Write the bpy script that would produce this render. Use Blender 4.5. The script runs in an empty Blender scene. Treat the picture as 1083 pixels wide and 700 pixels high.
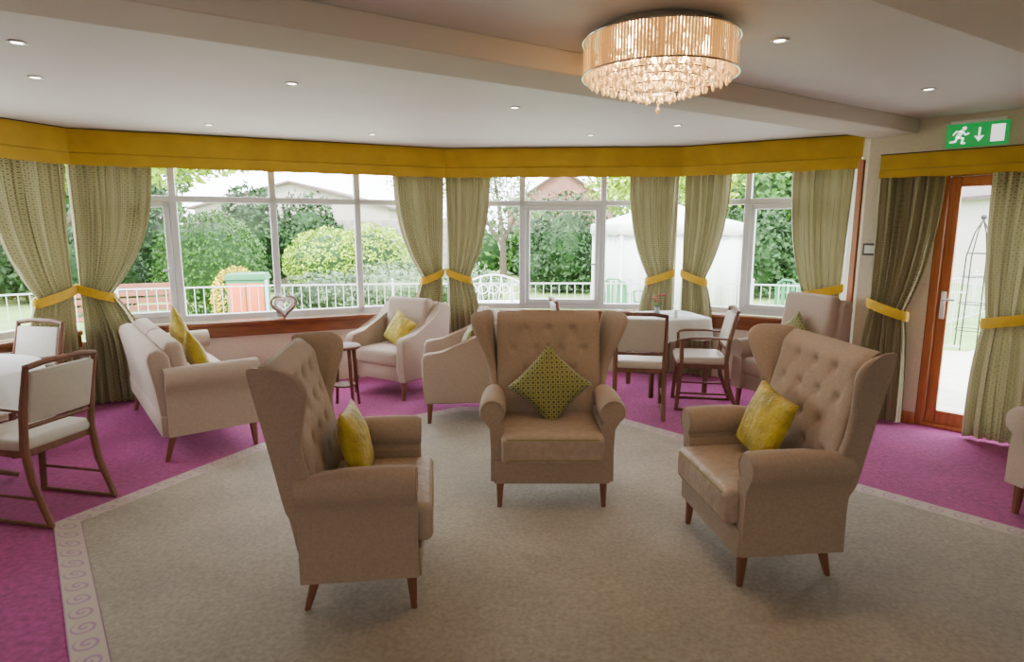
import bpy, bmesh, math, random
import numpy as np
from mathutils import Vector, Matrix
random.seed(7); np.random.seed(7)
S=bpy.context.scene
COL=S.collection
pi=math.pi
def lin(h):
    h=h.lstrip('#'); o=[]
    for i in (0,2,4):
        c=int(h[i:i+2],16)/255
        o.append(c/12.92 if c<=.04045 else ((c+.055)/1.055)**2.4)
    return (o[0],o[1],o[2],1)
def sc(c,k): return (min(c[0]*k,1),min(c[1]*k,1),min(c[2]*k,1),1)
# ---------------- materials
def mat(name,col,rough=.6,var=0,vscale=8,bump=0,bscale=60,metal=0,spec=.5,sheen=0,emit=None,es=0,trans=0,detail=4,island=0,bdist=.01,stretch=None,big=0):
    m=bpy.data.materials.new(name); m.use_nodes=True
    nt=m.node_tree; N=nt.nodes; L=nt.links; b=N['Principled BSDF']
    c=lin(col) if isinstance(col,str) else col
    b.inputs['Base Color'].default_value=c
    b.inputs['Roughness'].default_value=rough
    b.inputs['Metallic'].default_value=metal
    b.inputs['Specular IOR Level'].default_value=spec
    if sheen: b.inputs['Sheen Weight'].default_value=sheen
    if emit: b.inputs['Emission Color'].default_value=lin(emit); b.inputs['Emission Strength'].default_value=es
    if trans: b.inputs['Transmission Weight'].default_value=trans
    tc=N.new('ShaderNodeTexCoord'); src=tc.outputs['Object']
    if stretch:
        mp=N.new('ShaderNodeMapping'); mp.inputs['Scale'].default_value=stretch; L.new(src,mp.inputs[0]); src=mp.outputs[0]
    if var or island:
        n=N.new('ShaderNodeTexNoise'); n.inputs['Scale'].default_value=vscale; n.inputs['Detail'].default_value=detail
        L.new(src,n.inputs['Vector'])
        fac=n.outputs['Fac']
        if island:
            g=N.new('ShaderNodeNewGeometry'); mx=N.new('ShaderNodeMath'); mx.operation='ADD'
            L.new(g.outputs['Random Per Island'],mx.inputs[0]); L.new(fac,mx.inputs[1])
            m2=N.new('ShaderNodeMath'); m2.operation='MULTIPLY'; m2.inputs[1].default_value=.5; L.new(mx.outputs[0],m2.inputs[0]); fac=m2.outputs[0]
            var=max(var,island)
        r=N.new('ShaderNodeValToRGB')
        r.color_ramp.elements[0].position=.3; r.color_ramp.elements[1].position=.7
        r.color_ramp.elements[0].color=sc(c,1-var); r.color_ramp.elements[1].color=sc(c,1+var)
        L.new(fac,r.inputs[0]); outc=r.outputs[0]
        if big:
            n2=N.new('ShaderNodeTexNoise'); n2.inputs['Scale'].default_value=2.2; n2.inputs['Detail'].default_value=5; L.new(src,n2.inputs['Vector'])
            r2=N.new('ShaderNodeValToRGB'); r2.color_ramp.elements[0].position=.35; r2.color_ramp.elements[1].position=.65
            r2.color_ramp.elements[0].color=(1-big,1-big,1-big,1); r2.color_ramp.elements[1].color=(1,1,1,1); L.new(n2.outputs['Fac'],r2.inputs[0])
            mm=N.new('ShaderNodeMix'); mm.data_type='RGBA'; mm.blend_type='MULTIPLY'; mm.inputs[0].default_value=1; L.new(outc,mm.inputs[6]); L.new(r2.outputs[0],mm.inputs[7]); outc=mm.outputs[2]
        L.new(outc,b.inputs['Base Color'])
    if bump:
        n=N.new('ShaderNodeTexNoise'); n.inputs['Scale'].default_value=bscale; n.inputs['Detail'].default_value=3
        L.new(src,n.inputs['Vector'])
        bp=N.new('ShaderNodeBump'); bp.inputs['Strength'].default_value=bump; bp.inputs['Distance'].default_value=bdist
        L.new(n.outputs['Fac'],bp.inputs['Height']); L.new(bp.outputs[0],b.inputs['Normal'])
    return m
def pattern_mat(name,c1,c2,sx,sy,thr=.35,rough=.7,uv=True,mode='diamond',sheen=.2,transl=0):
    m=mat(name,c1,rough,sheen=sheen); nt=m.node_tree; N=nt.nodes; L=nt.links; b=N['Principled BSDF']
    tc=N.new('ShaderNodeTexCoord'); sp=N.new('ShaderNodeSeparateXYZ'); L.new(tc.outputs['UV' if uv else 'Object'],sp.inputs[0])
    def M(op,a,b2=None):
        n=N.new('ShaderNodeMath'); n.operation=op
        for i,v in enumerate((a,b2)):
            if v is None: continue
            if isinstance(v,(int,float)): n.inputs[i].default_value=v
            else: L.new(v,n.inputs[i])
        return n.outputs[0]
    x=M('MULTIPLY',sp.outputs[0],sx); y=M('MULTIPLY',sp.outputs[1 if uv else 2],sy)
    if mode=='diamond':
        a=M('ABSOLUTE',M('SINE',M('ADD',x,y))); c=M('ABSOLUTE',M('SINE',M('SUBTRACT',x,y)))
        h=M('MINIMUM',a,c)
        f=M('GREATER_THAN',M('ABSOLUTE',M('SUBTRACT',h,.45)),thr*.5)
    else: # running scroll
        cx=M('SUBTRACT',M('FRACT',M('DIVIDE',sp.outputs[0],.12)),.5)
        cy=M('SUBTRACT',sp.outputs[1],.5)
        r_=M('SQRT',M('ADD',M('MULTIPLY',cx,cx),M('MULTIPLY',cy,cy)))
        th=M('DIVIDE',M('ARCTAN2',cy,cx),2*pi)
        sp_=M('FRACT',M('ADD',M('MULTIPLY',r_,4.0),th))
        f1=M('MULTIPLY',M('GREATER_THAN',sp_,.62),M('LESS_THAN',r_,.40))
        e=M('ABSOLUTE',cy)
        f2=M('GREATER_THAN',e,.46)
        f=M('MAXIMUM',f1,f2)
    r=N.new('ShaderNodeMix'); r.data_type='RGBA'; r.inputs[6].default_value=lin(c1); r.inputs[7].default_value=lin(c2)
    L.new(f,r.inputs[0]); L.new(r.outputs[2],b.inputs['Base Color'])
    if transl:
        t=N.new('ShaderNodeBsdfTranslucent'); L.new(r.outputs[2],t.inputs[0]); mx=N.new('ShaderNodeMixShader'); mx.inputs[0].default_value=transl
        o=N['Material Output']; L.new(b.outputs[0],mx.inputs[1]); L.new(t.outputs[0],mx.inputs[2]); L.new(mx.outputs[0],o.inputs[0])
    return m
M_fab=mat('fabric_taupe','#a38e7b',.85,var=.10,vscale=90,bump=.35,bscale=420,sheen=.1,spec=.2)
M_seat=mat('seat_fabric_taupe','#a6917e',.5,var=.10,vscale=30,bump=.55,bscale=14,spec=.45,bdist=.025)
M_fab2=mat('fabric_cream','#b5a292',.85,var=.08,vscale=90,bump=.3,bscale=420,sheen=.1,spec=.2)
M_pipe=mat('piping_olive','#85803f',.7)
M_leg=mat('leg_wood','#7d4f39',.4,var=.2,vscale=14,stretch=(1,1,.15))
M_wood=mat('chair_wood','#765240',.5,var=.25,vscale=16,stretch=(1,1,.15),spec=.3)
M_vinyl=mat('cream_vinyl','#bfb8a8',.5,var=.04,vscale=30,bump=.1,bscale=200)
M_yel=mat('mustard_velvet','#ab9506',.65,var=.32,vscale=9,bump=.8,bscale=20,sheen=.15,bdist=.025)
M_pel=mat('pelmet_mustard','#bd9818',.75,var=.12,vscale=5,bump=.2,bscale=200,sheen=.15)
M_tie=mat('tieback_yellow','#d2aa06',.6,var=.1,vscale=20,sheen=.15)
M_cur=pattern_mat('curtain_olive','#c2ba90','#6d673c',76,76,.45,transl=.10)
M_cpat=pattern_mat('cushion_olive_pattern','#a39f55','#4f4e24',75,75,.45,uv=False)
M_wall=mat('wall_cream','#d6cab2',.85,var=.05,vscale=40,bump=.15,bscale=120)
M_ceil=mat('ceiling_paint','#dfdcd6',.6,var=.02,vscale=3,bump=.03,bscale=50,spec=.3)
M_beam=mat('beam_paint','#cfc5b6',.8,var=.02,vscale=3)
M_pink=mat('carpet_magenta','#a8397d',.9,var=.28,vscale=32,bump=.6,bscale=250,sheen=.2,spec=.2,big=.2)
M_beige=mat('carpet_beige','#a89c8a',.9,var=.17,vscale=50,bump=.6,bscale=250,sheen=.2,spec=.2,big=.14)
M_bord=pattern_mat('carpet_border','#b3a291','#a17c90',38,1,.3,mode='scroll',rough=.95)
M_upvc=mat('white_frame','#d9dcde',.35)
M_rail=mat('railing_paint','#a4a9a9',.5)
M_sill=mat('redwood','#7a431f',.3,var=.3,vscale=6,stretch=(1,1,6))
M_door=mat('door_wood','#ab6434',.35,var=.2,vscale=10,stretch=(4,4,.4))
M_white=mat('white_plastic','#e6e4df',.4)
M_cloth=mat('white_cloth','#dedddb',.8,bump=.15,bscale=30,var=.02)
M_chrome=mat('chrome','#c8c8c8',.15,metal=1)
M_dark=mat('dark_metal','#2a2826',.4,metal=.6)
M_green=mat('sign_green','#10a04c',.4,emit='#10a04c',es=.6)
M_signw=mat('sign_white','#f4fff4',.4,emit='#ffffff',es=1.2)
def glass_mat():
    m=bpy.data.materials.new('window_glass'); m.use_nodes=True; N=m.node_tree.nodes; L=m.node_tree.links
    N.clear(); o=N.new('ShaderNodeOutputMaterial'); t=N.new('ShaderNodeBsdfTransparent'); g=N.new('ShaderNodeBsdfGlossy')
    g.inputs['Roughness'].default_value=.02; x=N.new('ShaderNodeMixShader'); x.inputs[0].default_value=.03
    L.new(t.outputs[0],x.inputs[1]); L.new(g.outputs[0],x.inputs[2]); L.new(x.outputs[0],o.inputs[0]); return m
M_glass=glass_mat()
# ---------------- builder
class B:
    def __init__(s): s.bm=bmesh.new(); s.uv=None
    def box(s,c,d,bev=0,seg=2,rz=0,R=None,mi=0):
        mtx=Matrix.Translation(Vector(c))@(R.to_4x4() if R is not None else Matrix.Rotation(rz,4,'Z'))@Matrix.Diagonal((d[0],d[1],d[2],1))
        r=bmesh.ops.create_cube(s.bm,size=1,matrix=mtx)
        vs=r['verts']; fs=set(f for v in vs for f in v.link_faces)
        for f in fs: f.material_index=mi
        if bev:
            es=list(set(e for v in vs for e in v.link_edges))
            bmesh.ops.bevel(s.bm,geom=es,offset=bev,segments=seg,profile=.5,affect='EDGES',clamp_overlap=True)
        return s
    def loft(s,rings,cap=True,closed=True,mi=0,loop=False):
        R=[[s.bm.verts.new(p) for p in r] for r in rings]; n=len(R[0])
        rr=list(range(len(R)-1))
        for i in rr:
            for j in range(n if closed else n-1):
                f=s.bm.faces.new((R[i][j],R[i][(j+1)%n],R[i+1][(j+1)%n],R[i+1][j])); f.material_index=mi
        if loop:
            for j in range(n): 
                f=s.bm.faces.new((R[-1][j],R[-1][(j+1)%n],R[0][(j+1)%n],R[0][j])); f.material_index=mi
        elif cap and closed:
            s.bm.faces.new(R[0][::-1]).material_index=mi; s.bm.faces.new(R[-1]).material_index=mi
        return s
    def tube(s,pts,r,n=8,loop=False,mi=0,flat=1):
        pts=[Vector(p) for p in pts]; m=len(pts); rings=[]; prev=None
        for i,p in enumerate(pts):
            if loop: t=pts[(i+1)%m]-pts[i-1]
            else: t=pts[min(i+1,m-1)]-pts[max(i-1,0)]
            t.normalize()
            if prev is None:
                a=Vector((0,0,1)) if abs(t.z)<.9 else Vector((1,0,0))
                u=t.cross(a).normalized()
            else: u=(prev-t*prev.dot(t)).normalized()
            prev=u; w=t.cross(u)
            ri=r[i] if isinstance(r,(list,tuple)) else r
            rings.append([p+(u*math.cos(2*pi*k/n)+w*math.sin(2*pi*k/n)*flat)*ri for k in range(n)])
        return s.loft(rings,loop=loop,mi=mi)
    def lathe(s,prof,n=24,c=(0,0,0),mi=0):
        c=Vector(c)
        rings=[[c+Vector((r*math.cos(2*pi*k/n),r*math.sin(2*pi*k/n),z)) for k in range(n)] for r,z in prof]
        return s.loft(rings,mi=mi)
    def prism(s,poly,a,b,axis='x',bev=0,seg=2,mi=0,T=None):
        def P(u,v,w):
            q={'x':Vector((w,u,v)),'y':Vector((u,w,v)),'z':Vector((u,v,w))}[axis]
            return T@q if T is not None else q
        A=[s.bm.verts.new(P(u,v,a)) for u,v in poly]; C=[s.bm.verts.new(P(u,v,b)) for u,v in poly]
        n=len(poly); fs=[s.bm.faces.new(A[::-1]),s.bm.faces.new(C)]
        es=list(fs[0].edges)+list(fs[1].edges)
        for i in range(n): fs.append(s.bm.faces.new((A[i],A[(i+1)%n],C[(i+1)%n],C[i])))
        for f in fs: f.material_index=mi
        if bev: bmesh.ops.bevel(s.bm,geom=es,offset=bev,segments=seg,profile=.5,affect='EDGES',clamp_overlap=True)
        return s
    def sphere(s,c,r,sub=2,scale=(1,1,1),mi=0):
        q=bmesh.ops.create_icosphere(s.bm,subdivisions=sub,radius=r,matrix=Matrix.Translation(Vector(c))@Matrix.Diagonal((*scale,1)))
        for f in set(f for v in q['verts'] for f in v.link_faces): f.material_index=mi
        return s
    def done(s,name,mats,parent=None,angle=40,sub=0,solid=0,label=None,fr=None):
        bmesh.ops.recalc_face_normals(s.bm,faces=s.bm.faces)
        me=bpy.data.meshes.new(name); s.bm.to_mesh(me); s.bm.free()
        o=mk(name,me,mats,parent,angle,sub,solid,label)
        if fr is not None: localize(o,fr)
        return o
def localize(o,fr):
    M=Matrix.Translation(fr.p)@Matrix.Rotation(fr.a,4,'Z'); o.data.transform(M.inverted()); o.location=fr.p; o.rotation_euler=(0,0,fr.a)
def mk(name,me,mats,parent=None,angle=40,sub=0,solid=0,label=None):
    for m in (mats if isinstance(mats,(list,tuple)) else [mats]): me.materials.append(m)
    me.polygons.foreach_set('use_smooth',[True]*len(me.polygons))
    if angle<180: me.set_sharp_from_angle(angle=math.radians(angle))
    o=bpy.data.objects.new(name,me); COL.objects.link(o)
    if parent is not None: o.parent=parent
    if sub:
        md=o.modifiers.new('s','SUBSURF'); md.levels=sub; md.render_levels=sub
    if solid:
        md=o.modifiers.new('t','SOLIDIFY'); md.thickness=solid; md.offset=0
    if label: o['label']=label
    return o
def root(name,label,cat,loc=(0,0,0),rz=0,group=None):
    o=bpy.data.objects.new(name,None); COL.objects.link(o); o.location=loc; o.rotation_euler=(0,0,rz); o.empty_display_size=.1
    o['label']=label; o['category']=cat
    if group: o['group']=group
    return o
def tag(o,label,cat,group=None):
    o['label']=label; o['category']=cat
    if group: o['group']=group
    return o
def struct(o): o['kind']='structure'; return o
def clone(src,loc,rz,label=None,group=None):
    c=src.copy(); COL.objects.link(c); c.location=loc; c.rotation_euler=(0,0,rz)
    if label: c['label']=label
    if group: c['group']=group
    for ch in list(src.children):
        k=ch.copy(); COL.objects.link(k); k.parent=c
        for g in list(ch.children):
            q=g.copy(); COL.objects.link(q); q.parent=k
    return c
D=math.radians
# ---------------- frames for wall lines
class Fr:
    def __init__(s,p0,p1):
        s.p=Vector((p0[0],p0[1],0)); e=Vector((p1[0],p1[1],0)); s.L=(e-s.p).length; s.d=(e-s.p)/s.L
        s.n=Vector((-s.d.y,s.d.x,0)) # outward (left of direction)
        s.a=math.atan2(s.d.y,s.d.x)
    def P(s,t,o,z): return s.p+s.d*t+s.n*o+Vector((0,0,z))
# camera
cam=bpy.data.cameras.new('camera'); cam.lens=36*650/1083; cam.sensor_width=36
co=bpy.data.objects.new('camera',cam); COL.objects.link(co); co.location=(0,0,1.6); co.rotation_euler=(D(90-9.43),0,0); S.camera=co
# ---------------- room shell
GA=Fr((-4.5,3.75),(-3.92,5.526)); GB=Fr((-3.92,5.526),(-.76,6.96)); GC=Fr((-.76,6.96),(1.84,6.81)); GD=Fr((1.84,6.81),(3.28,5.93))
DW=Fr((2.97,5.28),(5.4,2.85))
def wallbox(name,fr,t0,t1,z0,z1,th=.14,off=0,m=M_wall):
    b=B(); c=fr.P((t0+t1)/2,off+th/2,(z0+z1)/2); b.box(c,(t1-t0,th,z1-z0),rz=fr.a)
    return struct(b.done(name,m,fr=fr))
ZC=2.45
# floor
def floor():
    b=B(); bm=b.bm; uvl=bm.loops.layers.uv.new('UVMap')
    def poly(pts,z,mi,uvs=None):
        f=bm.faces.new([bm.verts.new((x,y,z)) for x,y in pts]); f.material_index=mi
        if uvs:
            for l,u in zip(f.loops,uvs): l[uvl].uv=u
    poly([(-4.7,-3.1),(5.6,-3.1),(5.6,2.75),(3.1,5.4),(3.4,5.98),(1.9,6.93),(-.75,7.1),(-4.05,5.62),(-4.65,3.7)],0,0)
    path=[(-1.04,1.35),(-1.50,2.07),(-2.38,3.18),(-1.80,4.36),(-.45,5.28),(.62,5.24),(2.7,2.97),(4.0,1.57)]
    out=[]
    P=[Vector(p) for p in path]
    w=.125
    for i,p in enumerate(P):
        d1=(P[i]-P[i-1]).normalized() if i else (P[1]-P[0]).normalized()
        d2=(P[i+1]-P[i]).normalized() if i<len(P)-1 else d1
        n1=Vector((-d1.y,d1.x)); n2=Vector((-d2.y,d2.x)); n=(n1+n2).normalized()
        out.append(p+n*w/max(n.dot(n1),.5))
    s=0
    for i in range(len(P)-1):
        l=(P[i+1]-P[i]).length
        poly([P[i],P[i+1],out[i+1],out[i]],.003,2,[(s,0),(s+l,0),(s+l,1),(s,1)]); s+=l
    poly([(4.0,-3.0),(4.0,1.55)]+[tuple(p) for p in path[::-1][1:]]+[(-1.04,-3.0)],.005,1)
    o=b.done('floor',[M_pink,M_beige,M_bord]); struct(o)
    for f in o.data.polygons: f.use_smooth=False
floor()
b=B(); b.prism([(-4.75,-3.15),(5.65,-3.15),(5.65,2.75),(3.2,5.5),(3.5,6.05),(1.95,7.05),(-.8,7.2),(-4.12,5.68),(-4.72,3.7)],ZC,ZC+.15,'z'); struct(b.done('ceiling',M_ceil))
BF=Fr((-4.55,.49),(3.026,5.32))
b=B(); b.box(BF.P((BF.L-.02)/2,-.175,(2.34+ZC)/2),(BF.L-.02,.35,ZC-2.34),bev=.006,seg=1,rz=BF.a); struct(b.done('trim_1',M_beam,fr=BF))
BF2=Fr((-1.2,.72),(3.9,3.84))
b=B(); b.box(BF2.P(BF2.L/2,-.6,(2.34+ZC)/2),(BF2.L,1.2,ZC-2.34),bev=.006,seg=1,rz=BF2.a); struct(b.done('trim_2',M_beam,fr=BF2))
names=['wall_far_west','wall_bay_west','wall_bay_north','wall_bay_east']
for fr,nm in zip((GA,GB,GC,GD),names):
    b=B(); L=fr.L
    b.box(fr.P(L/2,.07,.29),(L,.14,.58),rz=fr.a); b.box(fr.P(L/2,.07,(2.26+ZC)/2),(L,.14,ZC-2.26),rz=fr.a)
    struct(b.done(nm,M_wall,fr=fr))
wallbox('wall_east_return',Fr((3.28,5.93),(2.97,5.28)),0,.72,0,ZC,.14,0)
b=B()
d0,d1,dz=.52,1.42,2.06
b.box(DW.P(d0/2,.07,ZC/2),(d0,.14,ZC),rz=DW.a); b.box(DW.P((d0+d1)/2,.07,(dz+ZC)/2),(d1-d0,.14,ZC-dz),rz=DW.a)
b.box(DW.P((d1+DW.L)/2,.07,ZC/2),(DW.L-d1,.14,ZC),rz=DW.a); struct(b.done('wall_door_side',M_wall,fr=DW))
wallbox('wall_east',Fr((5.4,2.85),(5.4,-3)),0,5.85,0,ZC,.14,0)
wallbox('wall_south',Fr((5.4,-3),(-4.6,-3)),0,10,0,ZC,.14,0)
wallbox('wall_west',Fr((-4.6,-3),(-4.6,3.2)),0,6.2,0,ZC,.14,0)
wallbox('wall_west_return',Fr((-4.6,3.2),(-4.5,3.75)),0,.56,0,ZC,.14,0)
def window(k,fr,mull,cases,z0=.70,z1=2.26,tz=1.88,t0=.04,t1=None):
    L=fr.L; t1=t1 or L-.04; b=B(); o=.09
    def bar(ta,tb,za,zb,th=.07,off=o,bev=.006): b.box(fr.P((ta+tb)/2,off,(za+zb)/2),(abs(tb-ta),th,abs(zb-za)),bev=bev,seg=1,rz=fr.a)
    bar(t0,t1,z0,z0+.065); bar(t0,t1,z1-.06,z1)
    bar(t0-.02,t0+.055,z0,z1); bar(t1-.055,t1+.02,z0,z1)
    bar(t0,t1,tz-.03,tz+.03)
    xs=[t0]+[f*L for f in mull]+[t1]
    for x in xs[1:-1]: bar(x-.032,x+.032,z0,z1)
    for i in cases:
        a,c=xs[i]+.035,xs[i+1]-.035; za,zb=z0+.065,tz-.03
        bar(a,a+.05,za,zb,.085,o-.01); bar(c-.05,c,za,zb,.085,o-.01); bar(a,c,za,za+.05,.085,o-.01); bar(a,c,zb-.05,zb,.085,o-.01)
        bar(c-.09,c-.06+.04,1.2,1.22,.03,o-.07,0)
    g=[fr.P(t0,o,z0),fr.P(t1,o,z0),fr.P(t1,o,z1),fr.P(t0,o,z1)]
    f=b.bm.faces.new([b.bm.verts.new(p) for p in g]); f.material_index=1
    ob=b.done('window_%d'%k,[M_upvc,M_glass],fr=fr); struct(ob)
    s=B(); s.box(fr.P(L/2,-.0,.675),(L-.06,.12,.045),bev=.012,seg=2,rz=fr.a)
    s.box(fr.P(L/2,-.02,.60),(L-.06,.03,.11),bev=.006,seg=1,rz=fr.a)
    struct(s.done('trim_%d'%(k+2),M_sill,fr=fr))
window(1,GA,[.5],[]); window(2,GB,[.235,.49,.731],[0]); window(3,GC,[.335,.68],[1]); window(4,GD,[.40],[1])
def pelmet(fr,t0,t1,z0,z1,label,out=-.15,dep=.13):
    L=t1-t0; b=B(); nseg=max(3,int(L*14)); hs=z1-z0
    prof=[(0,z1),(0,z0+.36*hs),(.006,z0+.345*hs),(-.010,z0+.32*hs),(-.014,z0+.1*hs),(-.006,z0),(.012,z0+.004),(.012,z1)]
    rings=[]
    for i in range(nseg+1):
        t=t0+L*i/nseg; wv=.004*math.sin(i*1.9)+.003*math.sin(i*.77)
        rings.append([fr.P(t,out+o+(wv if z<z1-.1 else 0),z+(wv*.8 if z<z0+.06 else 0)) for o,z in prof])
    b.loft(rings)
    b.box(fr.P((t0+t1)/2,out-.002,z1-.003),(L,.024,.007),rz=fr.a,mi=1)
    b.box(fr.P((t0+t1)/2,out+dep/2+.02,z1-.02),(L,dep,.03),rz=fr.a)
    o=b.done('pelmet',[M_pel,M_dark],angle=30,fr=fr); tag(o,label,'pelmet','mustard window pelmets'); return o
def offs(pts,o):
    P=[Vector(p) for p in pts]; out=[]
    for i,p in enumerate(P):
        d1=(P[i]-P[i-1]).normalized() if i else (P[1]-P[0]).normalized()
        d2=(P[i+1]-P[i]).normalized() if i<len(P)-1 else d1
        n1=Vector((d1.y,-d1.x)); n2=Vector((d2.y,-d2.x)); n=(n1+n2).normalized(); out.append(p+n*o/n.dot(n1))
    return out
pp=offs([(-4.40,3.72),(-3.82,5.455),(-.724,6.81),(1.79,6.66),(3.2,5.8)],.045)
pf=[Fr(pp[i],pp[i+1]) for i in range(4)]
for f,l in zip(pf,['mustard fabric pelmet above narrow end window','long mustard fabric pelmet above the widest bay window','mustard fabric pelmet above the central bay window','mustard fabric pelmet above bay window by the wall']):
    pelmet(f,-.001,f.L+.001,2.14,2.447,l,out=0)
pelmet(DW,.14,2.2,1.995,2.18,'shallow mustard fabric pelmet over the garden door',out=-.19,dep=.14)
# curtains
def curtain(fr,top,tie,bot,anchor,z_top,z_tie,z_bot,off,label,npl=8,seed=0):
    NU=npl*12
    nz=56
    me_v=[];uvs=[];faces=[]
    arc=(top[1]-top[0])*1.9
    for i in range(nz+1):
        z=z_top+(z_bot-z_top)*i/nz
        if z>z_tie:
            k=(z_top-z)/(z_top-z_tie); 
            ka=k**1.2; kf=k**2.7*.88+.12*k
        else:
            k=(z_tie-z)/(z_tie-z_bot); q=1-(1-k)**3.2
        for j in range(NU+1):
            u=j/NU
            if z>z_tie:
                e0=top[0]+(tie[0]-top[0])*(kf if anchor=='r' else ka); e1=top[1]+(tie[1]-top[1])*(kf if anchor=='l' else ka)
                amp=.038*(1-k)+.030*k
            else:
                e0=tie[0]+(bot[0]-tie[0])*q; e1=tie[1]+(bot[1]-tie[1])*q; amp=.030+.014*q
            uu=u+.035*math.sin(2*pi*1.6*u+seed+z*.9)*u*(1-u)*4
            t=e0+(e1-e0)*u
            ph=2*pi*npl*uu+.5*math.sin(3*u+z*1.1+seed)
            av=1+.35*math.sin(ph*.37+seed*2)
            o=off-amp*av*math.sin(ph)*.85-.007*math.sin(2.3*ph+z*3)
            t+= .3*(e1-e0)/npl*math.sin(2*ph)*.3
            me_v.append(fr.P(t,o,z)); uvs.append((u*arc,z))
    W=NU+1
    for i in range(nz):
        for j in range(NU): faces.append((i*W+j,i*W+j+1,(i+1)*W+j+1,(i+1)*W+j))
    me=bpy.data.meshes.new('curtain'); me.from_pydata(me_v,[],faces)
    ul=me.uv_layers.new(name='UVMap')
    for l in me.loops: ul.data[l.index].uv=uvs[l.vertex_index]
    o=mk('curtain',me,M_cur,angle=180); tag(o,label,'curtain','patterned olive curtains'); localize(o,fr)
    b=B(); tc=(tie[0]+tie[1])/2; hw=(tie[1]-tie[0])/2+.02; n=28; rings=[]
    sl=(.10 if anchor=='r' else -.10)
    for k in range(n):
        a=2*pi*k/n; t=tc+hw*math.cos(a); oo=off+.06*math.sin(a); z=z_tie+.0+sl*math.cos(a)*.5
        nn=fr.d*math.cos(a)+fr.n*math.sin(a)
        c=fr.P(t,oo,z)
        rings.append([c+nn*.006+Vector((0,0,.040)),c+nn*.012,c+nn*.006-Vector((0,0,.040)),c-nn*.004-Vector((0,0,.040)),c-nn*.004+Vector((0,0,.040))])
    b.loft(rings,loop=True); tb=b.done('tieback',M_tie,parent=o,label='mustard fabric tieback')
    M=Matrix.Translation(fr.p)@Matrix.Rotation(fr.a,4,'Z'); tb.data.transform(M.inverted())
    return o
ZT=2.2; ct='olive patterned curtain tied back with mustard band, '
CO=-.105
curtain(GA,(GA.L-.74,GA.L-.07),(GA.L-.44,GA.L-.11),(GA.L-.60,GA.L-.11),'r',ZT,1.03,.02,CO,ct+'by end window',7,1)
curtain(GB,(.04,.68),(.04,.29),(.04,.54),'l',ZT,1.03,.02,CO,ct+'behind the sofa',8,2)
curtain(GB,(2.89,3.43),(3.18,3.40),(3.03,3.40),'r',ZT,1.08,.02,CO,ct+'behind cream armchairs',6,3)
curtain(GC,(.04,.53),(.06,.30),(.06,.44),'l',ZT,1.08,.02,CO,ct+'behind cream armchairs',6,4)
curtain(GC,(2.02,2.56),(2.25,2.52),(2.14,2.52),'r',ZT,1.08,.02,CO,ct+'behind the cloth-covered table',6,5)
curtain(GD,(.06,.54),(.08,.32),(.08,.44),'l',ZT,1.08,.02,CO,ct+'behind the cloth-covered table',6,6)
curtain(GD,(1.10,1.64),(1.26,1.60),(1.18,1.60),'r',ZT,.99,.02,CO,ct+'behind high-backed armchair',6,7)
curtain(DW,(.12,.58),(.14,.40),(.08,.45),'l',2.1,.95,.02,-.115,ct+'beside garden door',7,8)
curtain(DW,(.86,1.5),(.92,1.3),(.86,1.4),'r',2.1,.95,.02,-.115,ct+'partly covering garden door',7,9)
def door():
    b=B()
    def bar(t0,t1,z0,z1,th,off,mi=0,bev=.006): b.box(DW.P((t0+t1)/2,off,(z0+z1)/2),(t1-t0,th,z1-z0),bev=bev,seg=1,rz=DW.a,mi=mi)
    bar(d0,d0+.06,0,dz,.13,.07); bar(d1-.06,d1,0,dz,.13,.07); bar(d0,d1,dz-.06,dz,.13,.07); bar(d0,d1,0,.03,.13,.07)
    struct(b.done('trim_7',M_door,fr=DW))
    b=B()
    def bar(t0,t1,z0,z1,th,off,mi=0,bev=.006): b.box(DW.P((t0+t1)/2,off,(z0+z1)/2),(t1-t0,th,z1-z0),bev=bev,seg=1,rz=DW.a,mi=mi)
    bar(d0+.062,d0+.135,.03,dz-.062,.05,.06); bar(d1-.135,d1-.062,.03,dz-.062,.05,.06)
    bar(d0+.13,d1-.13,dz-.14,dz-.062,.05,.06); bar(d0+.13,d1-.13,.03,.14,.05,.06)
    g=[DW.P(d0+.12,.06,.1),DW.P(d1-.12,.06,.1),DW.P(d1-.12,.06,dz-.12),DW.P(d0+.12,.06,dz-.12)]
    f=b.bm.faces.new([b.bm.verts.new(p) for p in g]); f.material_index=1
    o=b.done('door_1',[M_door,M_glass]); struct(o)
    h=B(); h.box(DW.P(d0+.1,.03,1.0),(.035,.012,.22),bev=.004,rz=DW.a); h.tube([DW.P(d0+.1,.03,1.05),DW.P(d0+.1,-.02,1.05),DW.P(d0+.185,-.025,1.05)],.009)
    struct(h.done('door_handle',M_white,parent=o))
    w=B(); w.box(DW.P((d0)/2,-.008,.05),(d0,.016,.10),bev=.004,seg=1,rz=DW.a); struct(w.done('baseboard_east',M_door,fr=DW))
    w=B(); w.box(Vector((3.10,5.60,1.25)),(.05,.05,1.9),rz=.4); struct(w.done('trim_8',M_door))
door()
b=B(); b.box(DW.P(.075,-.012,1.43),(.11,.024,.10),bev=.006,rz=DW.a); b.box(DW.P(.075,-.026,1.43),(.08,.006,.07),bev=.002,rz=DW.a,mi=1)
tag(b.done('thermostat',[mat('dark_plastic','#4a4748',.4),M_white],fr=DW),'small square wall thermostat with white face on cream wall','thermostat')
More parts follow.
